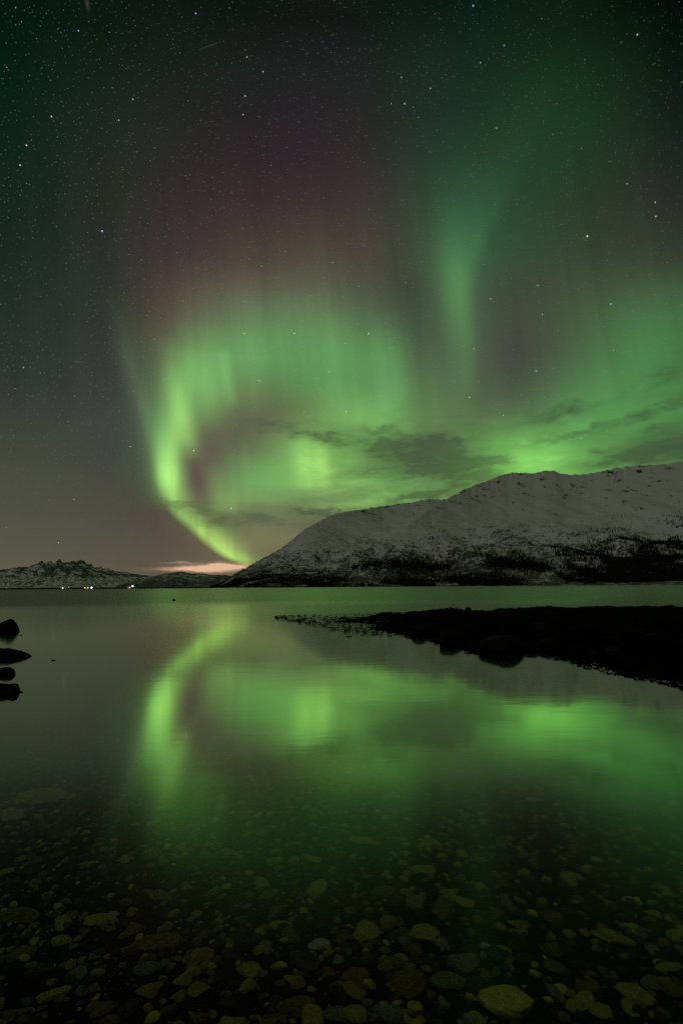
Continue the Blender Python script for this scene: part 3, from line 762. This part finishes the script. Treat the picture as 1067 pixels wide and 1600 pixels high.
KEY = [  # x, y, width, height in the photograph, colour, turn, label
 (794, 1578, 92, 60, 6, .3, 'largest bright olive stone under water at the bottom edge'),
 (660, 1469, 46, 36, 2, -.8, 'oval olive stone tilted, above and left of the largest bright stone'),
 (956, 1476, 60, 32, 2, -.15, 'broad greyish olive oval stone under water, right side near the bottom'),
 (990, 1558, 56, 38, 2, -.6, 'wedge shaped olive stone near the lower right corner'),
 (572, 1457, 42, 30, 2, 0, 'round dull olive stone just right of the small pale oval stone'),
 (498, 1474, 36, 19, 4, 0, 'small pale oval stone lying in the dark, brightest near bottom centre'),
 (494, 1393, 38, 23, 2, 0, 'olive stone alone above the small pale oval stone'),
 (460, 1576, 58, 46, 1, .2, 'large dim brown green stone near the bottom centre left'),
 (640, 1546, 56, 46, 1, 0, 'rounded brown stone left of the largest bright olive stone'),
 (722, 1516, 52, 38, 3, 0, 'squarish grey green stone above the largest bright stone'),
 (702, 1544, 56, 32, 3, .3, 'grey stone wedged between the brown one and the bright one'),
 (249, 1482, 78, 42, 1, .15, 'big flat dark olive slab at lower left'),
 (157, 1445, 56, 26, 2, .2, 'flat olive stone up and left of the big dark slab'),
 (236, 1560-8, 50, 26, 5, .75, 'long ochre stone slanting upward at the lower left'),
 (80, 1560, 54, 22, 2, .25, 'flat olive stone leaning near the lower left corner'),
 (25, 1438, 62, 26, 1, .4, 'brownish flat stone against the left edge, lower part'),
 (10, 1361, 34, 13, 2, 0, 'small green stone cut by the left edge'),
 (65, 1251, 80, 24, 2, .1, 'wide olive slab alone in dark water at far left'),
 (14, 1279, 40, 24, 4, .0, 'pale squarish stone at the left edge below the olive slab'),
 (375, 1438, 15, 15, 4, 0, 'little pale round pebble left of centre'),
 (573, 1322, 54, 15, 2, 0, 'flat long olive stone where the green reflection ends, centre'),
 (672, 1321, 38, 18, 2, .2, 'flat olive stone right of the long flat one'),
 (626, 1338, 30, 12, 2, .0, 'narrow olive stone below and between the two flat ones'),
 (835, 1249, 26, 10, 4, 0, 'pale flat stone highest of the clearly visible stones at right'),
 (600, 1396, 36, 28, 1, 0, 'round brown stone beside the faint green streak'),
 (722, 1416, 44, 24, 2, -.3, 'ridged green stone in the narrow green reflection'),
 (986, 1415, 24, 12, 4, -.2, 'small pale stone in dark water at right'),
 (897, 1381, 32, 15, 2, -.3, 'small bright olive stone right of centre'),
 (933, 1348, 20, 10, 4, 0, 'small pale oval stone above the bright olive one at right'),
 (806, 1452, 32, 18, 2, .2, 'small olive stone left of the broad oval stone'),
 (545, 1446, 10, 13, 4, .5, 'tiny pale pebble above the round dull olive stone'),
 (600, 1486, 18, 15, 3, 0, 'small bluish grey pebble right of the bottom centre'),
 (941, 1586, 38, 24, 2, -.6, 'olive stone at the bottom edge right of the largest one'),
 (1059, 1469, 34, 20, 2, -.4, 'olive stone cut by the right edge'),
 (861, 1490, 36, 32, 1, 0, 'round brown olive stone left of the broad oval stone'),
 (552, 1530, 44, 40, 1, 0, 'dark brown round stone at the bottom centre'),
 (530, 1590, 56, 30, 3, 0, 'grey stone cut by the bottom edge at centre'),
 (412, 1521, 14, 26, 5, 1.2, 'slim upright ochre pebble at lower centre left'),
 (554, 1588, 40, 30, 2, 0, 'olive stone resting against the grey one on the bottom edge'),
 (425, 1347, 34, 14, 2, .1, 'flat olive stone at left of the green reflection end'),
 (440, 1449, 34, 18, 2, 0, 'dim green stone left of the small pale oval'),
 (148, 1500, 22, 30, 3, .2, 'upright grey stone left of the big dark slab'),
 (35, 1500, 46, 20, 1, .5, 'brown slanting stone near the left edge'),
 (750, 1350, 26, 10, 3, 0, 'flat grey stone right of centre in green reflection'),
 (940, 1242, 26, 7, 2, 0, 'thin olive stone high in the shallows at right'),
 (20, 1590, 60, 24, 1, .3, 'brown stone in the lower left corner'),
]
for k, (x, y, w, h, mi, rz, lb) in enumerate(KEY):
    p, t = bed_hit(x, y); sc = t * sight(x, y).dot(_f) / FPX; dep = max(-sight(x, y).z, .12)
    sx = w / 2 * sc; sy = min(max(h / 2 * sc / dep * .66, sx * .4), sx * .95)
    cobble((p.x, p.y), sx * 1.05, sy, min(sx, sy) * .45, rz, mi, k, lb, None)
mids = [0, 0, 0, 1, 1, 1, 1, 2, 2, 2, 3, 3, 3, 5, 5, 0]
tries = 0; cnt = 0
while cnt < 254 and tries < 40000:
    tries += 1
    x = rng.uniform(-40, 1110); y = 1200 + 410 * rng.uniform(0, 1) ** 1.1
    p, t = bed_hit(x, y)
    s = rng.uniform(.030, .064) * (1.35 if rng.uniform() < .15 else 1)
    if any((p.x - q[0]) ** 2 + (p.y - q[1]) ** 2 < ((s + q[2]) * .76) ** 2 for q in placed): continue
    cobble((p.x, p.y), s, s * rng.uniform(.6, .95), s * rng.uniform(.3, .55), rng.uniform(0, 6.28), mids[int(rng.integers(len(mids)))], int(rng.integers(16)),
           'mid-sized dim cobble among many on the bed of the shallows', G_)
    cnt += 1
def pebbles():
    n = 26000
    V_, F_, I_ = [], [], []; base = 0
    shapes = [rock_shape(2, 700 + k, .42, .22, .6) for k in range(10)]
    y = -0.6 + 13 * rng.uniform(0, 1, n) ** 1.3; x = rng.uniform(-1, 1, n) * (1.2 + y * .70)
    s = (.007 + .034 * rng.uniform(0, 1, n) ** 1.4) * np.clip(.75 + y * .09, .8, 1.6)
    z = bed_full(x, y)
    for k in range(n):
        v, f = shapes[k % 10]; th = rng.uniform(0, 6.28); c, q = math.cos(th), math.sin(th)
        w = v * np.array([s[k], s[k] * .75, s[k] * .8])
        w = np.stack([w[:, 0] * c - w[:, 1] * q + x[k], w[:, 0] * q + w[:, 1] * c + y[k], w[:, 2] + z[k] + s[k] * .2], 1)
        V_.append(w); F_.append(f + base); base += len(v)
        I_.append(np.full(len(f), [0, 1, 1, 0, 2, 3, 0, 1, 0, 2, 1, 3, 1, 0, 4 if k % 60 == 14 else 5, 0, 0][k % 17]))
    return mesh_obj('pebbles', np.concatenate(V_), np.concatenate(F_), STONES, idx=np.concatenate(I_))
tag(pebbles(), 'small pebbles and gravel packed between the submerged stones', 'pebbles', kind='stuff')

# ------------------------------------------------------------------ buoy
def lathe(name, prof, m, parent=None, n=20):
    vs = []; fs = []
    for r, z in prof:
        for k in range(n): vs.append((r * math.cos(2 * math.pi * k / n), r * math.sin(2 * math.pi * k / n), z))
    for i in range(len(prof) - 1):
        for k in range(n): fs.append((i * n + k, i * n + (k + 1) % n, (i + 1) * n + (k + 1) % n, (i + 1) * n + k))
    fs.append(tuple(range(n))[::-1]); fs.append(tuple(range((len(prof) - 1) * n, len(prof) * n)))
    return mesh_obj(name, vs, fs, m, parent)
m_buoy = paint('dark_buoy_plastic', (.05, .02, .012))
p, t = on_level(272, 939)
b = bpy.data.objects.new('buoy', None); COL.objects.link(b); b.location = p
tag(b, 'small dark round mooring buoy floating alone on the open water', 'buoy')
lathe('float', [(.02, -.16), (.11, -.12), (.16, -.02), (.165, .06), (.12, .15), (.05, .19), (.035, .23), (.01, .235)], m_buoy, b)
R_, r_ = .045, .012; vs = []; fs = []
for i in range(16):
    for j in range(8):
        A_, B_ = i / 16 * 6.2832, j / 8 * 6.2832
        vs.append(((R_ + r_ * math.cos(B_)) * math.cos(A_), r_ * math.sin(B_), .27 + (R_ + r_ * math.cos(B_)) * math.sin(A_)))
        fs.append((i * 8 + j, ((i + 1) % 16) * 8 + j, ((i + 1) % 16) * 8 + (j + 1) % 8, i * 8 + (j + 1) % 8))
mesh_obj('ring', vs, fs, m_buoy, b)

# ------------------------------------------------------------------ village lights on the far shore
def box(vs, fs, x0, x1, y0, y1, z0, z1):
    b = len(vs); vs += [(x, y, z) for z in (z0, z1) for y in (y0, y1) for x in (x0, x1)]
    fs += [tuple(b + i for i in f) for f in ((0, 2, 3, 1), (4, 5, 7, 6), (0, 1, 5, 4), (1, 3, 7, 5), (3, 2, 6, 7), (2, 0, 4, 6))]
def box_obj(name, *a, m=None, parent=None):
    vs, fs = [], []; box(vs, fs, *a); return mesh_obj(name, vs, fs, m, parent, smooth=False)
m_wall = paint('painted_boards', (.55, .42, .32)); m_wall2 = paint('white_boards', (.7, .68, .64)); m_roof = paint('snowy_roof', (.55, .56, .58)); m_steel = paint('galvanised_steel', (.25, .25, .26)); m_door = paint('door_paint', (.1, .06, .04))
g_or = glow('sodium_light', (1.0, .50, .22), 2.6); g_bl = glow('cold_floodlight', (.62, .74, 1.0), 12); g_wh = glow('warm_white_lamp', (1.0, .86, .66), 3.0); g_win = glow('lit_window', (1.0, .62, .34), 1.1); g_or2 = glow('dim_sodium', (1.0, .45, .22), .9)
def coast_at(x, dist):
    a = azel(x, 918)[0]; z = float(coast_z(np.array(a), np.array(float(dist))))
    return Vector((dist * math.sin(math.radians(a)), dist * math.cos(math.radians(a)), max(z, .5)))
def face(o, p): o.location = p; o.rotation_euler = (0, 0, -math.atan2(p.x, p.y))
def house(x, dist, w, d, h, wall, label, lit):
    e = bpy.data.objects.new('house', None); COL.objects.link(e); face(e, coast_at(x, dist)); tag(e, label, 'house')
    box_obj('wall', -w / 2, w / 2, -d / 2, d / 2, -1.5, h, m=wall, parent=e)
    rise = w * .22; o_ = .4
    vs = [(-w / 2 - o_, -d / 2 - o_, h), (w / 2 + o_, -d / 2 - o_, h), (w / 2 + o_, d / 2 + o_, h), (-w / 2 - o_, d / 2 + o_, h), (-w / 2 - o_, 0, h + rise), (w / 2 + o_, 0, h + rise)]
    rf = mesh_obj('roof', vs, [(0, 1, 5, 4), (2, 3, 4, 5), (0, 4, 3), (1, 2, 5), (0, 3, 2, 1)], m_roof, e, smooth=False)
    box_obj('chimney', w * .18, w * .18 + .9, -.4, .5, h + rise * .4, h + rise + 1.0, m=m_steel, parent=rf)
    box_obj('door', -.5, .5, -d / 2 - .06, -d / 2 - .01, 0, 2.1, m=m_door, parent=e)
    n = max(2, int(w // 3.5))
    for k in range(n):
        cx = -w / 2 + (k + .5) * w / n
        if abs(cx) < 1.2: cx += 1.6
        f = box_obj('window', cx - .75, cx + .75, -d / 2 - .08, -d / 2 - .01, 1.0, 2.5, m=m_wall2, parent=e)
        box_obj('pane', cx - .62, cx + .62, -d / 2 - .11, -d / 2 - .085, 1.12, 2.38, m=(g_win if k < lit else m_steel), parent=f)
    return e
def lamp(x, dist, h, rad, g, label, cat='street lamp', name='street_lamp', lamp_name='lamp_head', dz=0, wide_=1.0):
    e = bpy.data.objects.new(name, None); COL.objects.link(e); p = coast_at(x, dist); face(e, p); tag(e, label, cat)
    lathe('pole', [(.16, -2), (.14, h * .5), (.1, h)], m_steel, e, 10)
    hd = lathe(lamp_name, [(rad * .3 * wide_, h - rad), (rad * .95 * wide_, h - rad * .5), (rad * wide_, h), (rad * .8 * wide_, h + rad * .5), (rad * .25 * wide_, h + rad * .8)], g, e, 14)
    lathe('lamp_hood', [(rad * .5 * wide_, h + rad * .82), (rad * .9 * wide_, h + rad * .9), (rad * .2 * wide_, h + rad * 1.2)], m_steel, hd, 14)
    return e
house(136, 2450, 15, 8, 4.2, m_wall, 'orange-lit long house left of the middle blue-white floodlight', 4)
house(201, 2450, 12, 8, 4.0, m_wall, 'orange-lit house under the right-hand blue-white floodlight', 3)
house(104, 2480, 9, 7, 3.6, m_wall2, 'dim small house between the white lamp and the tiny orange lamp', 1)
lamp(143.5, 2420, 4.5, 2.3, g_bl, 'blue-white floodlight mast beside the middle house on the far shore', 'floodlight', 'floodlight_mast')
lamp(207.5, 2420, 9.5, 2.3, g_bl, 'blue-white floodlight mast farthest right of the shore lights', 'floodlight', 'floodlight_mast')
lamp(98.5, 2420, 4.0, 1.9, g_wh, 'plain warm white lamp farthest left of the shore lights')
lamp(108, 2420, 6.5, 1.4, g_or2, 'tiny dim orange lamp right of the white lamp')
lamp(133, 2420, 4.2, 2.0, g_or, 'orange lamp at the left end of the long lit house')
lamp(138, 2425, 4.2, 1.8, g_or, 'orange lamp close beside the middle floodlight')
lamp(203, 2425, 4.0, 2.0, g_or, 'orange lamp low beneath the right floodlight')
